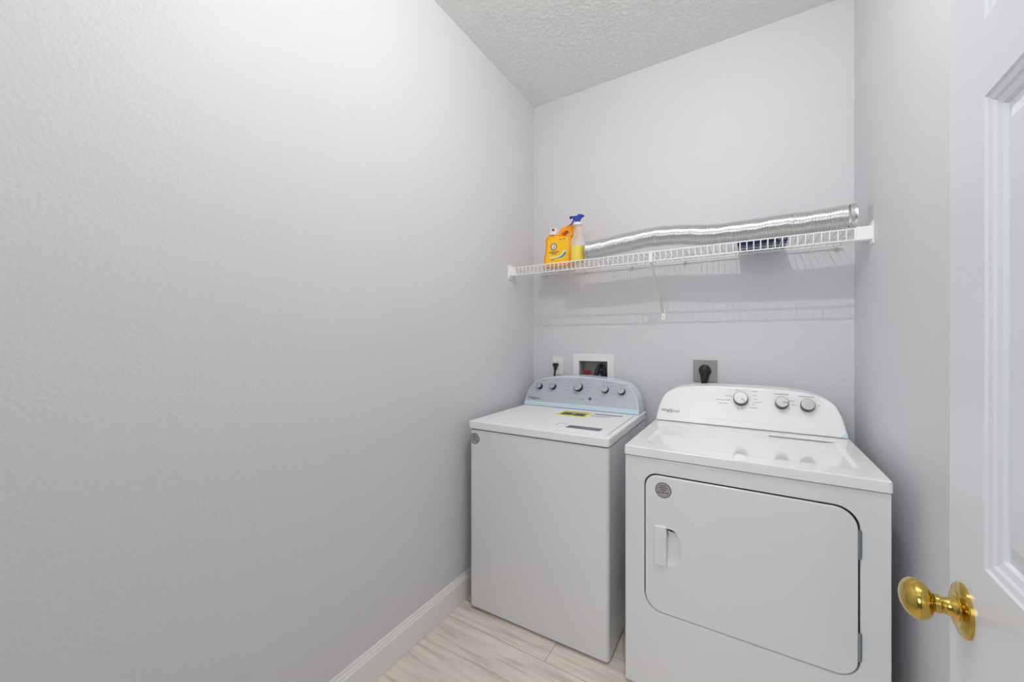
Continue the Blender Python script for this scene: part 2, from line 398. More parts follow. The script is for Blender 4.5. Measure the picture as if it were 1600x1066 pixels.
# yellow sticker, its dark print; white sticker with text; dark slate sticker at the front
lidpart('yellow_sticker', flat(-0.047, 0.115, 0.352, 0.488, 0.0006), M['yellow'])
b = flat(-0.030, 0.030, 0.372, 0.440, 0.0009); flat(0.036, 0.098, 0.372, 0.440, 0.0009, bm=b)
for i in range(9): flat(-0.03+i*0.0145, -0.02+i*0.0145, 0.458, 0.468, 0.0009, bm=b)
lidpart('sticker_print', b, M['dot'])
b = bmesh.new()
for i in range(13): flat(0.128+i*0.0112, 0.1385+i*0.0112, 0.462, 0.480, 0.0006, bm=b)
lidpart('lid_headline', b, M['logo'])
for j in range(3):
    b = bmesh.new()
    for i in range(11-2*j): flat(0.128+i*0.0112, 0.136+i*0.0112, 0.436-j*0.022, 0.444-j*0.022, 0.0005, bm=b)
    lidpart('lid_text_line', b, M['print'])
lidpart('front_sticker', flat(0.118, 0.272, 0.098, 0.150, 0.0006), M['slate'])
lidpart('front_sticker_end', flat(0.092, 0.118, 0.098, 0.150, 0.0006), M['white'])
b = flat(0.060, 0.1, 0.165, 0.1675, 0.0005); flat(0.060, 0.0625, 0.115, 0.1675, 0.0005, bm=b)
lidpart('handle_outline', b, M['print'])
round_sticker(ws, -0.3095, 0.822, 0.0035, 0.0268)
# console
CY = 0.549
halfW = [(0.3400, TZ+0.001), (0.3385, 0.925), (0.331, 0.962), (0.3195, 0.997), (0.277, 1.0465), (0.193, 1.0735), (0.058, 1.0850)]
con = empty('console', (0, 0, 0)); con.parent = ws
ol = console_outline(halfW, TZ)
CX = -0.004
ol = [(x+CX, z) for x, z in ol]
shell = lean(plate([ol], 0.125, 0.006, 'XZ', CY, res=3), CY, TZ, LN)
cshell = obj('console_shell', shell, mat('pale_blue_shell', (0.66, 0.745, 0.80), 0.22), ws, auto=32)
bpy.data.objects.remove(con)
def inset_outline(ol, dx, zlo, dtop):
    xs = [p[0] for p in ol]; cx = (min(xs)+max(xs))/2; hw = (max(xs)-min(xs))/2; zt = max(p[1] for p in ol); zb = min(p[1] for p in ol)
    out = []
    for x, z in ol:
        nx = cx+(x-cx)*(hw-dx)/hw; nz = zlo+(z-zb)*(zt-dtop-zlo)/(zt-zb)
        out.append((nx, nz))
    return out
panel = lean(plate([inset_outline(ol, 0.010, 0.9335, 0.006)], 0.004, 0.001, 'XZ', CY-0.0012), CY, TZ, LN)
def on(parent, name, bm, m, **k):
    o = obj(name, bm, m, parent, **k); o.location -= parent.location; return o
on(cshell, 'control_panel', panel, M['panel'], auto=32)
on(cshell, 'film_strip', lean(plate([rrect(-0.330+CX, 0.330+CX, 0.9095, 0.931, 0.003)], 0.003, 0.0008, 'XZ', CY-0.0010), CY, TZ, LN), M['film'])
def yon(z): return CY-0.0012+LN*(z-TZ)
kn = [(-0.246, 1.0235, 0.0185, 2.4), (-0.159, 1.0265, 0.0185, 2.2), (-0.002, 1.0325, 0.0255, 4.05), (0.1535, 1.0265, 0.0190, 1.8), (0.243, 1.0235, 0.0190, 1.7)]
for x, z, r, a in kn: control_knob(ws, x+CX, z, yon(z), r, 0.0215, a)
ly = lambda z: yon(z)-0.0003
LYC = CY-0.0015
def prn(rows, h=0.0022):
    for x, z, l in rows: on(cshell, 'printed_line', lean(dashes([(x, z, l)], LYC, h), CY, TZ, LN), M['print'])
prn([(-0.236, 1.0560, 0.030), (-0.150, 1.0605, 0.034), (0.004, 1.0700, 0.030), (0.159, 1.0600, 0.052), (0.248, 1.0530, 0.046)], 0.0032)
prn([(-0.275, 1.034, 0.012), (-0.268, 1.010, 0.02), (-0.187, 1.036, 0.014), (-0.165, 1.000, 0.02), (-0.11, 1.036, 0.012),
     (-0.06, 1.062, 0.022), (-0.066, 1.045, 0.018), (-0.07, 1.029, 0.02), (-0.072, 1.008, 0.03), (-0.045, 0.990, 0.018), (-0.012, 0.989, 0.03),
     (0.035, 1.064, 0.03), (0.05, 1.048, 0.036), (0.055, 1.030, 0.046), (0.048, 1.010, 0.034), (0.034, 0.995, 0.03),
     (0.190, 1.044, 0.018), (0.196, 1.024, 0.02), (0.19, 1.005, 0.02), (0.280, 1.037, 0.016), (0.284, 1.022, 0.016), (0.115, 1.035, 0.012),
     (-0.078, 0.9645, 0.018), (0.107, 0.9690, 0.028)])
for i in range(6):
    x = -0.050+i*0.0168; on(cshell, 'indicator_dot', lean(lathe([(0, 0), (0.0024, 0), (0.0024, 0.0008), (0, 0.0008)], 12, 'Y-', (x+CX, LYC, 0.9635)), CY, TZ, LN), M['dot'])
bt = obj('start_button', lathe([(0, -0.003), (0.0085, -0.003), (0.0085, 0.002), (0.0075, 0.0028), (0, 0.0026)], 24, 'Y-', (0.071+CX, ly(0.9685), 0.9685)), M['logo'], ws, auto=40)
o = obj('button_mark', xf(box(-0.004, 0.004, -0.0002, 0.0002, -0.0008, 0.0008), Matrix.Translation((0.071+CX, ly(0.9685)-0.003, 0.9685)) @ Matrix.Rotation(-0.6, 4, 'Y')), M['panel'], bt); o.location -= bt.location
lg = logo(ws, -0.3185+CX, 0.9440, CY-0.0012, 0.0195, TZ)

# ------------------------------------------------------------------ dryer
DXC = -0.0325
dr = empty('clothes_dryer', (DXC, 1.475, 0))
tag(dr, 'white front-loading clothes dryer with round-cornered door, standing right of the washing machine', 'clothes dryer')
HD = 0.3695; DT = 0.8995
px = lambda X: X-DXC
# cabinet: three sides and a back behind a front panel with a round-cornered opening
obj('body', box(-HD, HD, 0.018, 0.70, 0.016, 0.862, 0.010, 3, edges=vert), M['enamel'], dr, auto=30)
DO = rrect(px(-0.3320), px(0.2705), 0.3085, 0.8075, [0.062, 0.055, 0.060, 0.045], 10)
DI = rrect(px(-0.3278), px(0.2655), 0.3125, 0.8025, [0.059, 0.052, 0.057, 0.042], 10)
front = plate([rrect(-HD, HD, 0.016, 0.862, 0.004, 4), DO], 0.017, 0.0035, 'XZ', 0.0)
obj('front_panel', front, M['enamel'], dr, auto=35)
obj('door_gap_shade', plate([rrect(px(-0.335), px(0.274), 0.305, 0.81, 0.06, 6)], 0.002, 0, 'XZ', 0.0152), M['gap'], dr)  # dark sheet behind the door, paints the shade in its gap
# door with a scoop beside the handle
SC = rrect(px(-0.262), px(-0.207), 0.4885, 0.6215, [0.006, 0.036, 0.050, 0.006], 8)
dd = obj('door', plate([DI, SC], 0.0135, 0.003, 'XZ', -0.0025), M['enamel'], dr, auto=35)
def scoop():
    b = bmesh.new(); loops = []
    cx, cz = px(-0.245), 0.555
    prof = [(1.07, 0.0001), (1.05, -0.0003), (1.0, 0.0004), (0.93, 0.0022), (0.84, 0.0052), (0.72, 0.0078), (0.5, 0.0096), (0.25, 0.0102)]
    for s, d in prof: loops.append([b.verts.new((cx+(x-cx)*s, -0.0025+d, cz+(z-cz)*s)) for x, z in SC])
    n = len(SC)
    for A, B_ in zip(loops, loops[1:]):
        for i in range(n): b.faces.new((A[i], A[(i+1) % n], B_[(i+1) % n], B_[i]))
    b.faces.new(loops[-1])
    return b
on(dd, 'handle_scoop', scoop(), M['enamel'], smooth=True)
hb = box(px(-0.2975), px(-0.2535), -0.0165, 0.0, 0.483, 0.6265, 0.0055, 4)
for v in hb.verts:
    if v.co.z > 0.60 and v.co.y < -0.006: v.co.y += (v.co.z-0.60)*0.32
    if v.co.z < 0.50 and v.co.y < -0.006: v.co.y += (0.50-v.co.z)*0.30
on(dd, 'handle', hb, M['enamel'], auto=50)
for z0, z1 in ((0.663, 0.747), (0.369, 0.451)):
    b = tube([(px(0.2685), -0.0025, z0), (px(0.2685), -0.0025, z1)], 0.0040, 12)
    box(px(0.266), px(0.2740), -0.0015, 0.004, z0+0.004, z1-0.004, bm=b)
    obj('hinge', b, M['hinge_metal'], dr, auto=40)
rs = empty('x'); bpy.data.objects.remove(rs)
round_sticker(dr, px(-0.2655), 0.7545, -0.003, 0.0275)
obj('gap_shade_strip', box(-HD+0.005, HD-0.005, 0.006, 0.69, 0.861, 0.867), M['gap'], dr)  # dark filler painting the shade under the top panel
def dryer_top():
    b = bmesh.new()
    x0, x1, y0, y1, z0 = -HD-0.003, HD+0.003, -0.006, 0.705, 0.866
    outer = rrect(x0, x1, y0, y1, 0.010, 4)
    def loop(pts, z): return [b.verts.new((p[0], p[1], z)) for p in pts]
    def ins(d): return rrect(x0+d, x1-d, y0+d, y1-d, max(0.010-d, 0.003), 4)
    def rec(d): return rrect(px(-0.352)+d, px(0.292)-d, 0.075+d, 0.485-d, 0.035-d*0.5, 4)
    L = [loop(outer, z0), loop(outer, DT-0.006), loop(ins(0.002), DT-0.002), loop(ins(0.006), DT), loop(rec(0), DT), loop(rec(0.006), DT-0.0008), loop(rec(0.016), DT-0.0042), loop(rec(0.021), DT-0.005)]
    n = len(outer)
    for A, B_ in zip(L, L[1:]):
        for i in range(n): b.faces.new((A[i], A[(i+1) % n], B_[(i+1) % n], B_[i]))
    b.faces.new(L[-1]); b.faces.new(L[0][::-1])
    return b
dt = obj('top_panel', dryer_top(), M['top'], dr, auto=32)
on(dt, 'lint_screen_lid', plate([rrect(px(0.066), px(0.292), 0.455, 0.520, 0.006)], 0.004, 0.0012, 'XY', DT+0.0018), M['top'], auto=35)
for x in (-0.32, 0.32):
    for y in (0.06, 0.62):
        obj('foot', lathe([(0, 0), (0.02, 0), (0.02, 0.012), (0.008, 0.014), (0.008, 0.02), (0, 0.02)], 20, 'Z', (x, y, 0)), M['black'], dr, auto=40)
DCY = 0.535; DLN = LN
halfD = [(0.3650, DT+0.002), (0.3625, 0.925), (0.357, 0.953), (0.348, 0.985), (0.322, 1.033), (0.262, 1.0625), (0.165, 1.0755), (0.05, 1.0790)]
dol = console_outline(halfD, DT)
dsh = lean(plate([dol], 0.13, 0.007, 'XZ', DCY, res=3), DCY, DT, DLN)
dsh = obj('console_shell', dsh, M['plastic'], dr, auto=32)
on(dsh, 'control_panel', lean(plate([inset_outline(dol, 0.011, 0.929, 0.007)], 0.003, 0.001, 'XZ', DCY-0.001), DCY, DT, DLN), M['plastic'], auto=32)
on(dsh, 'film_corner', lean(plate([[(0.345, 0.9035), (0.3645, 0.9035), (0.3635, 0.924), (0.357, 0.9215), (0.350, 0.914)]], 0.003, 0.0005, 'XZ', DCY-0.0012), DCY, DT, DLN), M['film'])
dl = lambda z: DCY-0.001+DLN*(z-DT)
for x, z, r, a in [(-0.0360, 1.0295, 0.0285, -0.75), (0.1170, 1.0235, 0.0240, -0.08), (0.2058, 1.0205, 0.0245, 1.5)]:
    control_knob(dr, px(x), z, dl(z), r, 0.024, a, mark=(x < 0.2))
def prd(rows, h=0.0022):
    for x, z, l in rows: on(dsh, 'printed_line', lean(dashes([(px(x), z, l)], DCY-0.0013, h), DCY, DT, DLN), M['print'])
prd([(0.1166, 1.0580, 0.052), (0.2036, 1.0535, 0.054)], 0.0028)
prd([(-0.110, 1.018, 0.055), (-0.105, 1.003, 0.038), (-0.085, 1.037, 0.03), (-0.05, 1.065, 0.010), (0.018, 1.063, 0.024), (0.018, 1.046, 0.012),
     (0.022, 1.029, 0.010), (0.030, 1.017, 0.03), (0.012, 1.006, 0.010), (0.014, 0.992, 0.032), (-0.045, 0.985, 0.010), (0.152, 1.032, 0.020),
     (0.160, 1.015, 0.014), (0.245, 1.020, 0.010), (-0.028, 0.988, 0.01)])
on(dsh, 'indicator_dot', lathe([(0, 0), (0.0018, 0), (0.0018, 0.0008), (0, 0.0008)], 12, 'Y-', (px(-0.081), dl(1.0185), 1.0185)), M['dot'])
logo(dr, px(-0.3755), 0.9440, DCY-0.0012, 0.0200, DT)

# ------------------------------------------------------------------ wall fittings behind the machines
# washer outlet box recessed in the wall
ob = empty('washer_outlet_box', (-0.8135, YB, 0.94)); tag(ob, 'white recessed plastic box in the wall with red and blue water valves', 'outlet box')
def rel(parent, name, bm, m, **k):
    bmesh.ops.translate(bm, verts=bm.verts, vec=-parent.location); return obj(name, bm, m, parent, **k)
fr = plate([rrect(-0.943, -0.684, 0.945, 1.2105, 0.004), [(-0.903, 0.989), (-0.724, 0.989), (-0.724, 1.167), (-0.903, 1.167)]], 0.009, 0.0025, 'XZ', YB-0.0095)
rel(ob, 'frame', fr, M['trim'], auto=35)
b = bmesh.new()
X0, X1, Z0, Z1, Y0, Y1 = -0.9045, -0.7225, 0.9855, 1.1685, YB-0.002, YB+0.085
t_ = 0.003
box(X0, X1, Y1-t_, Y1, Z0, Z1, bm=b); box(X0, X0+t_, Y0, Y1, Z0, Z1, bm=b); box(X1-t_, X1, Y0, Y1, Z0, Z1, bm=b); box(X0, X1, Y0, Y1, Z0, Z0+t_, bm=b); box(X0, X1, Y0, Y1, Z1-t_, Z1, bm=b)
rel(ob, 'recess', b, M['box_inside'])
for x, mm in ((-0.868, M['redvalve']), (-0.768, M['blue'])):
    v_ = tube([(x, YB+0.083, 1.075), (x, YB+0.035, 1.075)], 0.010, 14); tube([(x, YB+0.045, 1.075), (x, YB+0.045, 1.035)], 0.011, 14, v_)
    vb = rel(ob, 'valve', v_, M['chrome'], auto=40)
    hv = box(x-0.023, x+0.023, YB+0.026, YB+0.036, 1.088, 1.108, 0.004); box(x-0.004, x+0.004, YB+0.03, YB+0.04, 1.07, 1.095, bm=hv)
    bmesh.ops.translate(hv, verts=hv.verts, vec=-ob.location)
    o = obj('valve_handle', hv, mm, vb, auto=50); o.location -= vb.location
    if x < -0.8: o['label'] = 'red valve handle'
    else: o['label'] = 'blue valve handle'
hp = spline([(-0.792, 2.235, 0.90), (-0.792, 2.240, 1.00), (-0.790, 2.252, 1.075), (-0.783, 2.262, 1.115), (-0.770, 2.268, 1.139), (-0.758, 2.270, 1.1435), (-0.7505, 2.270, 1.134), (-0.7450, 2.272, 1.105), (-0.7435, 2.280, 1.06), (-0.743, 2.285, 1.0035)], 10)
rd = [0.0128+0.0008*math.cos(i*PI) for i in range(len(hp))]
tag(obj('drain_hose', tube(hp, 0.012, 16, rad=rd), M['black'], auto=60), 'black ribbed hose looped into the white box in the wall', 'hose')

def outlet(x0, x1, z0, z1, m, label, cat, name):
    cx, cz = (x0+x1)/2, (z0+z1)/2
    t = empty(name, (cx, YB, z0)); tag(t, label, cat)
    rel(t, 'face_plate', plate([rrect(x0, x1, z0, z1, 0.004)], 0.006, 0.002, 'XZ', YB-0.0062), m, auto=35)
    return t
o1 = outlet(-1.0845, -1.0127, 1.0755, 1.1895, M['trim'], 'white duplex wall outlet above the left end of the washing machine', 'wall outlet', 'wall_outlet')
for z in (1.158, 1.107):
    rc = rel(o1, 'receptacle', plate([rrect(-1.0655, -1.0315, z-0.0145, z+0.0145, 0.010)], 0.002, 0.0006, 'XZ', YB-0.0078), M['plastic'], auto=35)
    b = bmesh.new()
    for dx in (-0.006, 0.006): box(-1.0485+dx-0.001, -1.0485+dx+0.001, YB-0.0081, YB-0.0078, z-0.002, z+0.006, bm=b)
    bmesh.ops.translate(b, verts=b.verts, vec=-o1.location)
    o = obj('slots', b, M['dot'], rc); o.location -= rc.location
rel(o1, 'plate_screw', lathe([(0, 0), (0.003, 0), (0.003, 0.001), (0, 0.001)], 12, 'Y-', (-1.0485, YB-0.0062, 1.1825)), M['chrome'])
pc = empty('power_cord', (-1.0560, YB-0.03, 1.08)); tag(pc, 'black plug and cord in the white wall outlet', 'power cord')
pl = box(-1.074, -1.038, YB-0.034, YB-0.0085, 1.128, 1.150, 0.005)
for v in pl.verts:
    if v.co.z < 1.138: v.co.x = -1.056+(v.co.x+1.056)*0.9
rel(pc, 'plug', pl, M['black'], auto=50)
rel(pc, 'cord', tube([(-1.056, YB-0.022, 1.138), (-1.0562, YB-0.026, 1.122), (-1.057, YB-0.028, 1.100), (-1.059, YB-0.029, 1.08), (-1.06, YB-0.03, 0.93), (-1.05, YB-0.05, 0.55)], 0.005, 12, rad=[0.013, 0.0115, 0.0062, 0.0055, 0.005, 0.005]), M['black'], auto=50)
o2 = outlet(-0.2595, -0.1444, 1.0745, 1.1905, M['steel'], 'square grey steel wall outlet plate above the dryer', 'wall outlet', 'wall_outlet')
o = rel(o2, 'socket', lathe([(0, 0), (0.029, 0), (0.029, 0.003), (0, 0.003)], 32, 'Y-', (-0.202, YB-0.0062, 1.1325)), M['black'], auto=40)
for z in (1.183, 1.082): rel(o2, 'plate_screw', lathe([(0, 0), (0.003, 0), (0.003, 0.001), (0, 0.001)], 12, 'Y-', (-0.202, YB-0.0062, z)), M['chrome'])
dc = empty('power_cord', (-0.202, YB-0.05, 1.08)); tag(dc, 'thick black plug and cord in the square grey wall outlet', 'power cord')
rel(dc, 'plug', lathe([(0, 0.0), (0.027, 0.0), (0.028, 0.012), (0.026, 0.028), (0.020, 0.034), (0, 0.036)], 32, 'Y-', (-0.202, YB-0.0095, 1.139)), M['black'], auto=40)
rel(dc, 'cord', tube([(-0.202, YB-0.028, 1.135), (-0.202, YB-0.030, 1.115), (-0.203, YB-0.032, 1.09), (-0.205, YB-0.034, 1.06), (-0.21, YB-0.036, 0.9), (-0.2, YB-0.045, 0.6)], 0.011, 14, rad=[0.024, 0.021, 0.016, 0.012, 0.010, 0.010]), M['black'], auto=50)

# ------------------------------------------------------------------ wire shelf
SZ = 1.7225
YF, YR = 1.965, 2.2553
sh = empty('wire_shelf', (-0.415, YR, SZ)); tag(sh, 'white wire shelf spanning the back wall above both machines', 'shelf')
b = bmesh.new()
x0s, x1s = -1.1865, 0.3482
nw = 60
for i in range(nw+1):
    x = x0s+0.004+(x1s-x0s-0.008)*i/nw
    tube([(x, YR+0.001, SZ+0.002), (x, YF+0.006, SZ+0.002), (x, YF+0.001, SZ-0.0005), (x, YF-0.0028, SZ-0.008), (x, YF-0.0028, SZ-0.044)], 0.0021, 8, b)
rel(sh, 'cross_wires', b, M['wire'], auto=60)
for nme, y, z in (('front_rail', YF, SZ), ('front_rail', YF, SZ-0.0435), ('rear_rail', YR, SZ-0.0015), ('middle_rail', 2.11, SZ-0.0015)):
    rel(sh, nme, tube([(x0s, y, z), (x1s, y, z)], 0.0030 if nme != 'middle_rail' else 0.002, 10), M['wire'], auto=60)
for sgn, xa, xw in ((-1, x0s, XL), (1, x1s, XR)):
    bx = box(min(xa-sgn*0.002, xw-sgn*0.003), max(xa-sgn*0.002, xw-sgn*0.003), YF-0.006, YF+0.028, SZ-0.0475, SZ+0.0045, 0.0025)
    fx0, fx1 = (xw, xw+0.004) if sgn < 0 else (xw-0.004, xw)
    box(fx0, fx1, YF-0.014, YF+0.036, SZ-0.064, SZ+0.021, 0.0015, bm=bx)
    brk = rel(sh, 'end_bracket', bx, M['wire'], auto=40)
bx = box(-0.4195, -0.4040, YF-0.007, YF-0.0035, SZ-0.047, SZ+0.004, 0.001)
box(-0.4195, -0.4040, YF-0.007, YF+0.012, SZ-0.050, SZ-0.0465, 0.001, bm=bx)
d = Vector((0, YB-0.004-1.968, 1.448-1.676))
br = box(-0.0055, 0.0055, 0, d.length, -0.002, 0.002, 0.0008)
box(-0.0055, -0.0040, 0, d.length, -0.005, 0.002, bm=br); box(0.0040, 0.0055, 0, d.length, -0.005, 0.002, bm=br)
xf(br, Matrix.Translation((-0.4115, 1.968, 1.676)) @ Matrix.Rotation(math.atan2(d.z, d.y), 4, 'X'))
bx = merge(bx, br)
sb = rel(sh, 'support_brace', bx, M['brace'], auto=40)
ft = plate([rrect(-0.4190, -0.3990, 1.4080, 1.4640, [0.003, 0.003, 0.009, 0.009]), circle(-0.409, 1.4230, 0.0030, 12)], 0.003, 0.0008, 'XZ', YB-0.0035)
o = rel(sh, 'brace_foot', ft, M['wire'], auto=40)
rel(sh, 'foot_screw', lathe([(0, 0), (0.0028, 0), (0.0028, 0.002), (0, 0.0025)], 12, 'Y-', (-0.409, YB-0.003, 1.423)), M['steel'], auto=40)
for x in (-1.1343, -0.8555, -0.5782, -0.2978, 0.0268, 0.3329):
    b = box(x-0.006, x+0.006, YR-0.004, YB, SZ-0.014, SZ-0.004, 0.002); lathe([(0, 0), (0.0045, 0), (0.0045, 0.004), (0, 0.005)], 12, 'Y-', (x, YB-0.018, SZ-0.010), b)
    rel(sh, 'wall_clip', b, M['clip'], auto=40)
DECK = SZ+0.0047

# ------------------------------------------------------------------ orange jug
jg = empty('detergent_jug', (-0.955, 2.105, DECK)); tag(jg, 'orange-yellow plastic detergent jug with a white cap on the left end of the shelf', 'jug')
JO = [(-1.046, DECK), (-1.0490, 1.745), (-1.0475, 1.780), (-1.0385, 1.818), (-1.0355, 1.850), (-1.0395, 1.885), (-1.0375, 1.908), (-1.0270, 1.918), (-1.010, 1.920), (-0.965, 1.9165), (-0.9545, 1.917),
      (-0.944, 1.931), (-0.929, 1.944), (-0.906, 1.950), (-0.880, 1.9545), (-0.862, 1.953), (-0.8600, 1.940), (-0.8600, 1.905), (-0.866, 1.890), (-0.8700, 1.870), (-0.8690, 1.80), (-0.8680, DECK)]
JH_ = [(-0.924, 1.919), (-0.915, 1.9245), (-0.890, 1.9305), (-0.874, 1.931), (-0.8715, 1.924), (-0.8735, 1.914), (-0.890, 1.9105), (-0.915, 1.9085), (-0.923, 1.912)]
JH = [(-0.8975+(x+0.8975)*1.32, 1.9195+(z-1.9195)*1.75+0.001) for x, z in JH_]
def jug():
    """rounded slab: the handle is thinner than the body"""
    b = plate([JO, JH], 0.084, 0.020, 'XZ', 2.062, res=4)
    for v in b.verts:
        if v.co.z > 1.895:
            k = min(1, (v.co.z-1.895)/0.02); v.co.y = 2.104+(v.co.y-2.104)*(1-0.38*k)
    return b
rel(jg, 'body', jug(), M['orange'], auto=50)
YJ = 2.0622
LB = [(-1.0300, 1.7450), (-1.0300, 1.78), (-1.020, 1.815), (-1.0160, 1.85), (-1.0190, 1.880), (-1.008, 1.893), (-0.960, 1.8945), (-0.915, 1.8930), (-0.888, 1.885), (-0.886, 1.86), (-0.886, 1.745)]
lb = rel(jg, 'front_label', plate([LB], 0.0012, 0.0002, 'XZ', YJ-0.0012), M['jug_label'])
def jl(name, bm, m):
    bmesh.ops.translate(bm, verts=bm.verts, vec=-jg.location); o = obj(name, bm, m, lb); o.location -= lb.location; return o
yl = YJ-0.0012
cxl, czl = -0.9765, 1.8390
em = jl('emblem_ring', lathe([(0, 0), (0.0205, 0), (0.0205, 0.0006), (0, 0.0006)], 32, 'Y-', (cxl, yl, czl)), M['sticker_ring'])
jl('emblem_disc', lathe([(0, 0), (0.0150, 0), (0.0150, 0.0010), (0, 0.0010)], 32, 'Y-', (cxl, yl, czl)), M['white'])
# the arm-and-hammer mark on the disc: a bent arm and a hammer head
b = tube([(cxl-0.008, yl-0.0012, czl-0.006), (cxl+0.002, yl-0.0012, czl-0.007), (cxl+0.005, yl-0.0012, czl-0.001), (cxl+0.001, yl-0.0012, czl+0.004)], 0.0018, 6)
tube([(cxl-0.004, yl-0.0012, czl+0.001), (cxl+0.003, yl-0.0012, czl+0.008)], 0.0009, 6, b); box(cxl-0.0005, cxl+0.007, yl-0.0018, yl-0.0008, czl+0.006, czl+0.009, bm=b)
jl('emblem_mark', b, M['dkred'])
for rw, hh in (((-0.975, 1.8085, 0.062), 0.006), ((-0.975, 1.7985, 0.032), 0.0055), ((-0.934, 1.8780, 0.012), 0.005), ((-0.912, 1.8780, 0.018), 0.005), ((-0.985, 1.764, 0.02), 0.005)):
    jl('printed_line', dashes([rw], yl-0.0003, hh), M['logo'])
def sw(pts, w): # tapering swoosh as outline
    P = spline([(x, z, 0) for x, z in pts], 8); n = len(P); up = []; dn = []
    for i, p in enumerate(P):
        t = i/(n-1); ww = w*(t**1.3)+0.0008; d_ = (P[min(i+1, n-1)]-P[max(i-1, 0)]).normalized(); nn = Vector((-d_.y, d_.x, 0))
        up.append(((p+nn*ww).x, (p+nn*ww).y)); dn.append(((p-nn*ww).x, (p-nn*ww).y))
    return up+dn[::-1]
jl('white_swoosh', plate([sw([(-1.012, 1.786), (-0.985, 1.7775), (-0.950, 1.777), (-0.922, 1.788), (-0.905, 1.808)], 0.0095)], 0.0005, 0, 'XZ', yl-0.0005), M['white'])
jl('teal_swoosh', plate([sw([(-0.975, 1.7735), (-0.945, 1.7735), (-0.920, 1.782), (-0.902, 1.800)], 0.0075)], 0.0005, 0, 'XZ', yl-0.0010), M['teal'])
cp = rel(jg, 'cap', lathe([(0.026, 1.915), (0.026, 1.930), (0.024, 1.932), (0.0225, 1.950), (0.020, 1.9555), (0, 1.957)], 32, 'Z', (-0.9955, 2.100, 0)), M['cap'], auto=40)
b = lathe([(0, 0), (0.0075, 0), (0.0075, 0.0045), (0, 0.0055)], 24, 'Y-', (-0.988, 2.0785, 1.944)); bmesh.ops.translate(b, verts=b.verts, vec=-jg.location)
o = obj('red_tap_button', b, M['dkred'], cp, auto=40); o.location -= cp.location; o['label'] = 'dark red round button on the white cap'

# ------------------------------------------------------------------ spray bottle
SBX, SBY = -0.8140, 2.028
sp = empty('spray_bottle', (SBX, SBY, DECK)); tag(sp, 'clear spray bottle of yellow liquid with a blue trigger head', 'spray bottle')
bo = rel(sp, 'bottle', lathe([(0, DECK), (0.037, DECK), (0.0395, DECK+0.004), (0.0395, 1.800), (0.0395, 1.8115), (0.0390, 1.845), (0.0370, 1.858), (0.0300, 1.868), (0.0250, 1.876), (0.0235, 1.890), (0.0225, 1.925), (0.0220, 1.936), (0, 1.9365)], 36, 'Z', (SBX, SBY, 0)), [M['frost'], M['frost_wet']], smooth=True)
for f in bo.data.polygons:
    if f.center.z+bo.location.z+sp.location.z < 1.8115: f.material_index = 1
rel(sp, 'liquid', lathe([(0, DECK+0.002), (0.036, DECK+0.002), (0.0385, DECK+0.006), (0.0385, 1.8115), (0, 1.8115)], 36, 'Z', (SBX, SBY, 0)), M['liquid'], auto=40)
rel(sp, 'collar', lathe([(0.0205, 1.932), (0.0235, 1.932), (0.0235, 1.945), (0.017, 1.9475), (0, 1.9475)], 32, 'Z', (SBX, SBY, 0)), M['cap'], auto=40)
TH = [(-0.8300, 1.9460), (-0.8010, 1.9460), (-0.8020, 1.960), (-0.7950, 1.9690), (-0.7790, 1.9770), (-0.7780, 1.9820), (-0.7950, 1.9900), (-0.8120, 1.9930), (-0.8130, 1.9850), (-0.8500, 1.9860), (-0.8500, 1.9770), (-0.8350, 1.9740), (-0.8300, 1.962)]
rel(sp, 'spray_head', plate([TH], 0.020, 0.004, 'XZ', SBY-0.010), M['blue'], auto=45)
rel(sp, 'nozzle', lathe([(0, 0), (0.0065, 0), (0.0080, 0.004), (0.0080, 0.011), (0.006, 0.013), (0, 0.013)], 20, 'X-', (-0.849, SBY, 1.9815)), mat('dark_blue_nozzle', (0.008, 0.02, 0.12), 0.3), auto=45)
rel(sp, 'head_insert', box(-0.846, -0.816, SBY-0.0105, SBY+0.0105, 1.984, 1.990, 0.003), M['cap'], auto=45)
TG = spline([(-0.8370, SBY, 1.976), (-0.8400, SBY, 1.962), (-0.8480, SBY, 1.950), (-0.8580, SBY, 1.9425), (-0.8640, SBY, 1.9390)], 6)
rel(sp, 'trigger', tube(TG, 0.004, 10, rad=[0.0052-0.0022*i/(len(TG)-1) for i in range(len(TG))]), M['blue'], smooth=True)
DT_ = [(SBX, SBY, 1.945), (SBX+0.002, SBY, 1.90), (SBX+0.006, SBY, 1.80), (SBX+0.012, SBY, 1.735)]

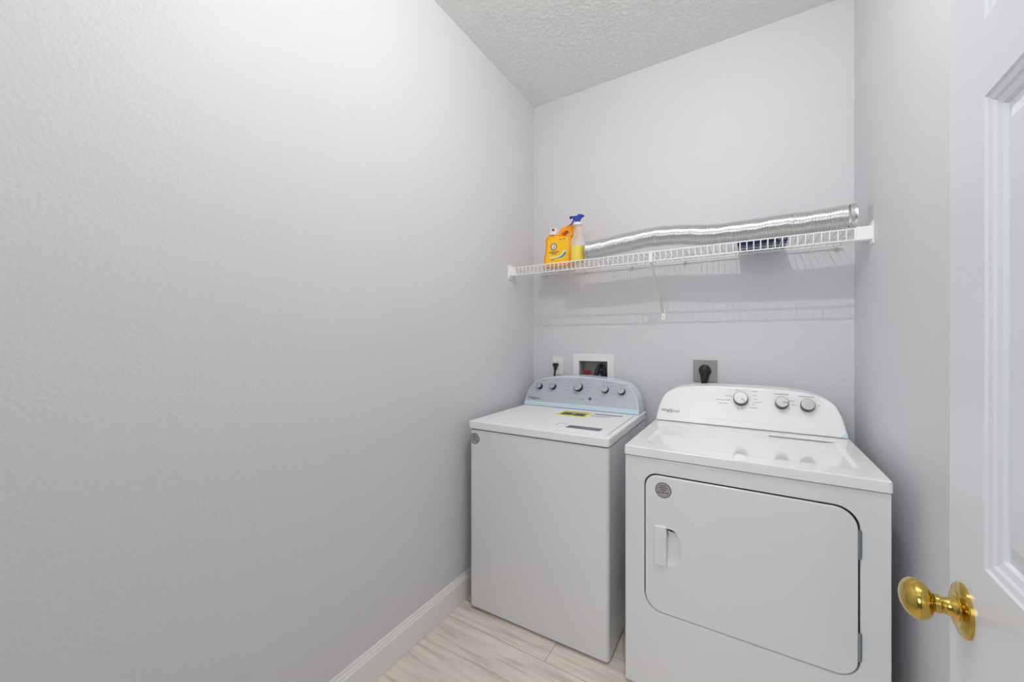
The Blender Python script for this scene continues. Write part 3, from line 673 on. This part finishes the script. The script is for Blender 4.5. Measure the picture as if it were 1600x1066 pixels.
# ------------------------------------------------------------------ flexible duct
def duct():
    ctrl = [(-0.745, 2.012, 1.7800), (-0.66, 2.008, 1.7850), (-0.56, 2.003, 1.7935), (-0.46, 2.000, 1.8020), (-0.37, 2.000, 1.8035), (-0.28, 2.002, 1.7970), (-0.18, 2.006, 1.7835), (-0.08, 2.008, 1.7790),
            (0.02, 2.006, 1.7790), (0.12, 2.003, 1.7800), (0.20, 2.002, 1.7790), (0.27, 2.004, 1.7800), (0.325, 2.006, 1.7830)]
    P = spline(ctrl, 96)
    b = bmesh.new(); seg = 44; rings = []; L = 0; prev = None; R0 = 0.0465
    # resample evenly
    ds = 0.0011; S_ = [P[0]]; acc = 0
    for a, c in zip(P, P[1:]):
        l = (c-a).length; t = ds-acc
        while t <= l: S_.append(a+(c-a)*(t/l)); t += ds
        acc = l-(t-ds)
    up = Vector((0, 0, 1)); ph = 0
    for i, p in enumerate(S_):
        d = (S_[min(i+1, len(S_)-1)]-S_[max(i-1, 0)]).normalized(); a = (up-d*up.dot(d)).normalized(); c = d.cross(a)
        s = i*ds; ring = []
        crease = 1.0 if (int(s/0.0095) % 29 == 7) else 0.0
        for k in range(seg):
            th = 2*PI*k/seg
            r = R0 + 0.0020*math.cos(2*PI*s/0.0095 + th) - 0.0018*crease*(0.5+0.5*math.sin(3*th+s*40)) + 0.0006*math.sin(s*37+2*th) + 0.0005*math.sin(s*83+3*th)
            ring.append(b.verts.new(p+(a*math.cos(th)+c*math.sin(th))*r))
        rings.append(ring)
    for A, B_ in zip(rings, rings[1:]):
        for k in range(seg): b.faces.new((A[k], A[(k+1) % seg], B_[(k+1) % seg], B_[k]))
    # turned-in lips so the open ends show thickness and a deep inside
    for ring, sg in ((rings[0], 1), (rings[-1], -1)):
        cen = sum((v.co for v in ring), Vector())/seg
        pv = ring
        for rr, dx in ((0.955, 0.0), (0.93, 0.004*sg), (0.92, 0.10*sg)):
            nr = [b.verts.new(cen+(v.co-cen)*rr+Vector((dx, 0, 0))) for v in ring]
            for k in range(seg): b.faces.new((pv[k], pv[(k+1) % seg], nr[(k+1) % seg], nr[k]))
            pv = nr
        b.faces.new(pv)
    return b, S_
db, path = duct()
du = empty('flexible_duct', (-0.2, 2.005, DECK)); tag(du, 'silver corrugated aluminium vent duct lying along the shelf', 'duct')
rel(du, 'duct_hose', db, M['foil'], smooth=True)
def collar(x, L_, yc, zc):
    n = 40; b = bmesh.new(); rings = []
    prof = [(0.0, 0.0440), (0.0, 0.0475), (0.004, 0.0480), (0.006, 0.0470), (L_*0.5, 0.0468), (L_-0.004, 0.0474), (L_, 0.0482), (L_, 0.0440), (0.004, 0.0435)]
    for dx, r in prof:
        rings.append([b.verts.new((x+dx, yc+(r+0.0009*math.sin(9*t)*(dx > 0.01))*math.cos(t), zc+(r+0.0009*math.sin(7*t))*math.sin(t))) for t in [2*PI*k/n for k in range(n)]])
    for A, B_ in zip(rings, rings[1:]):
        for k in range(n): b.faces.new((A[k], A[(k+1) % n], B_[(k+1) % n], B_[k]))
    return b
rel(du, 'end_sleeve', collar(0.3345, 0.0185, 2.006, 1.7840), M['foil'], auto=40)
rel(du, 'end_sleeve', collar(-0.7530, 0.006, 2.012, 1.7795), M['foil'], auto=40)

# ------------------------------------------------------------------ blue pack under the duct
bp = empty('blue_package', (0.045, 2.17, DECK)); tag(bp, 'flat dark blue package lying on the shelf behind the silver duct', 'package')
pk = box(-0.050, 0.140, 2.064, 2.248, DECK, DECK+0.022, 0.005, 3)
rel(bp, 'wrapper', pk, M['navy'], auto=40)
rel(bp, 'label_strip', box(0.104, 0.136, 2.0634, 2.066, DECK+0.006, DECK+0.018), mat('pale_strip', (0.35, 0.42, 0.55), 0.4))
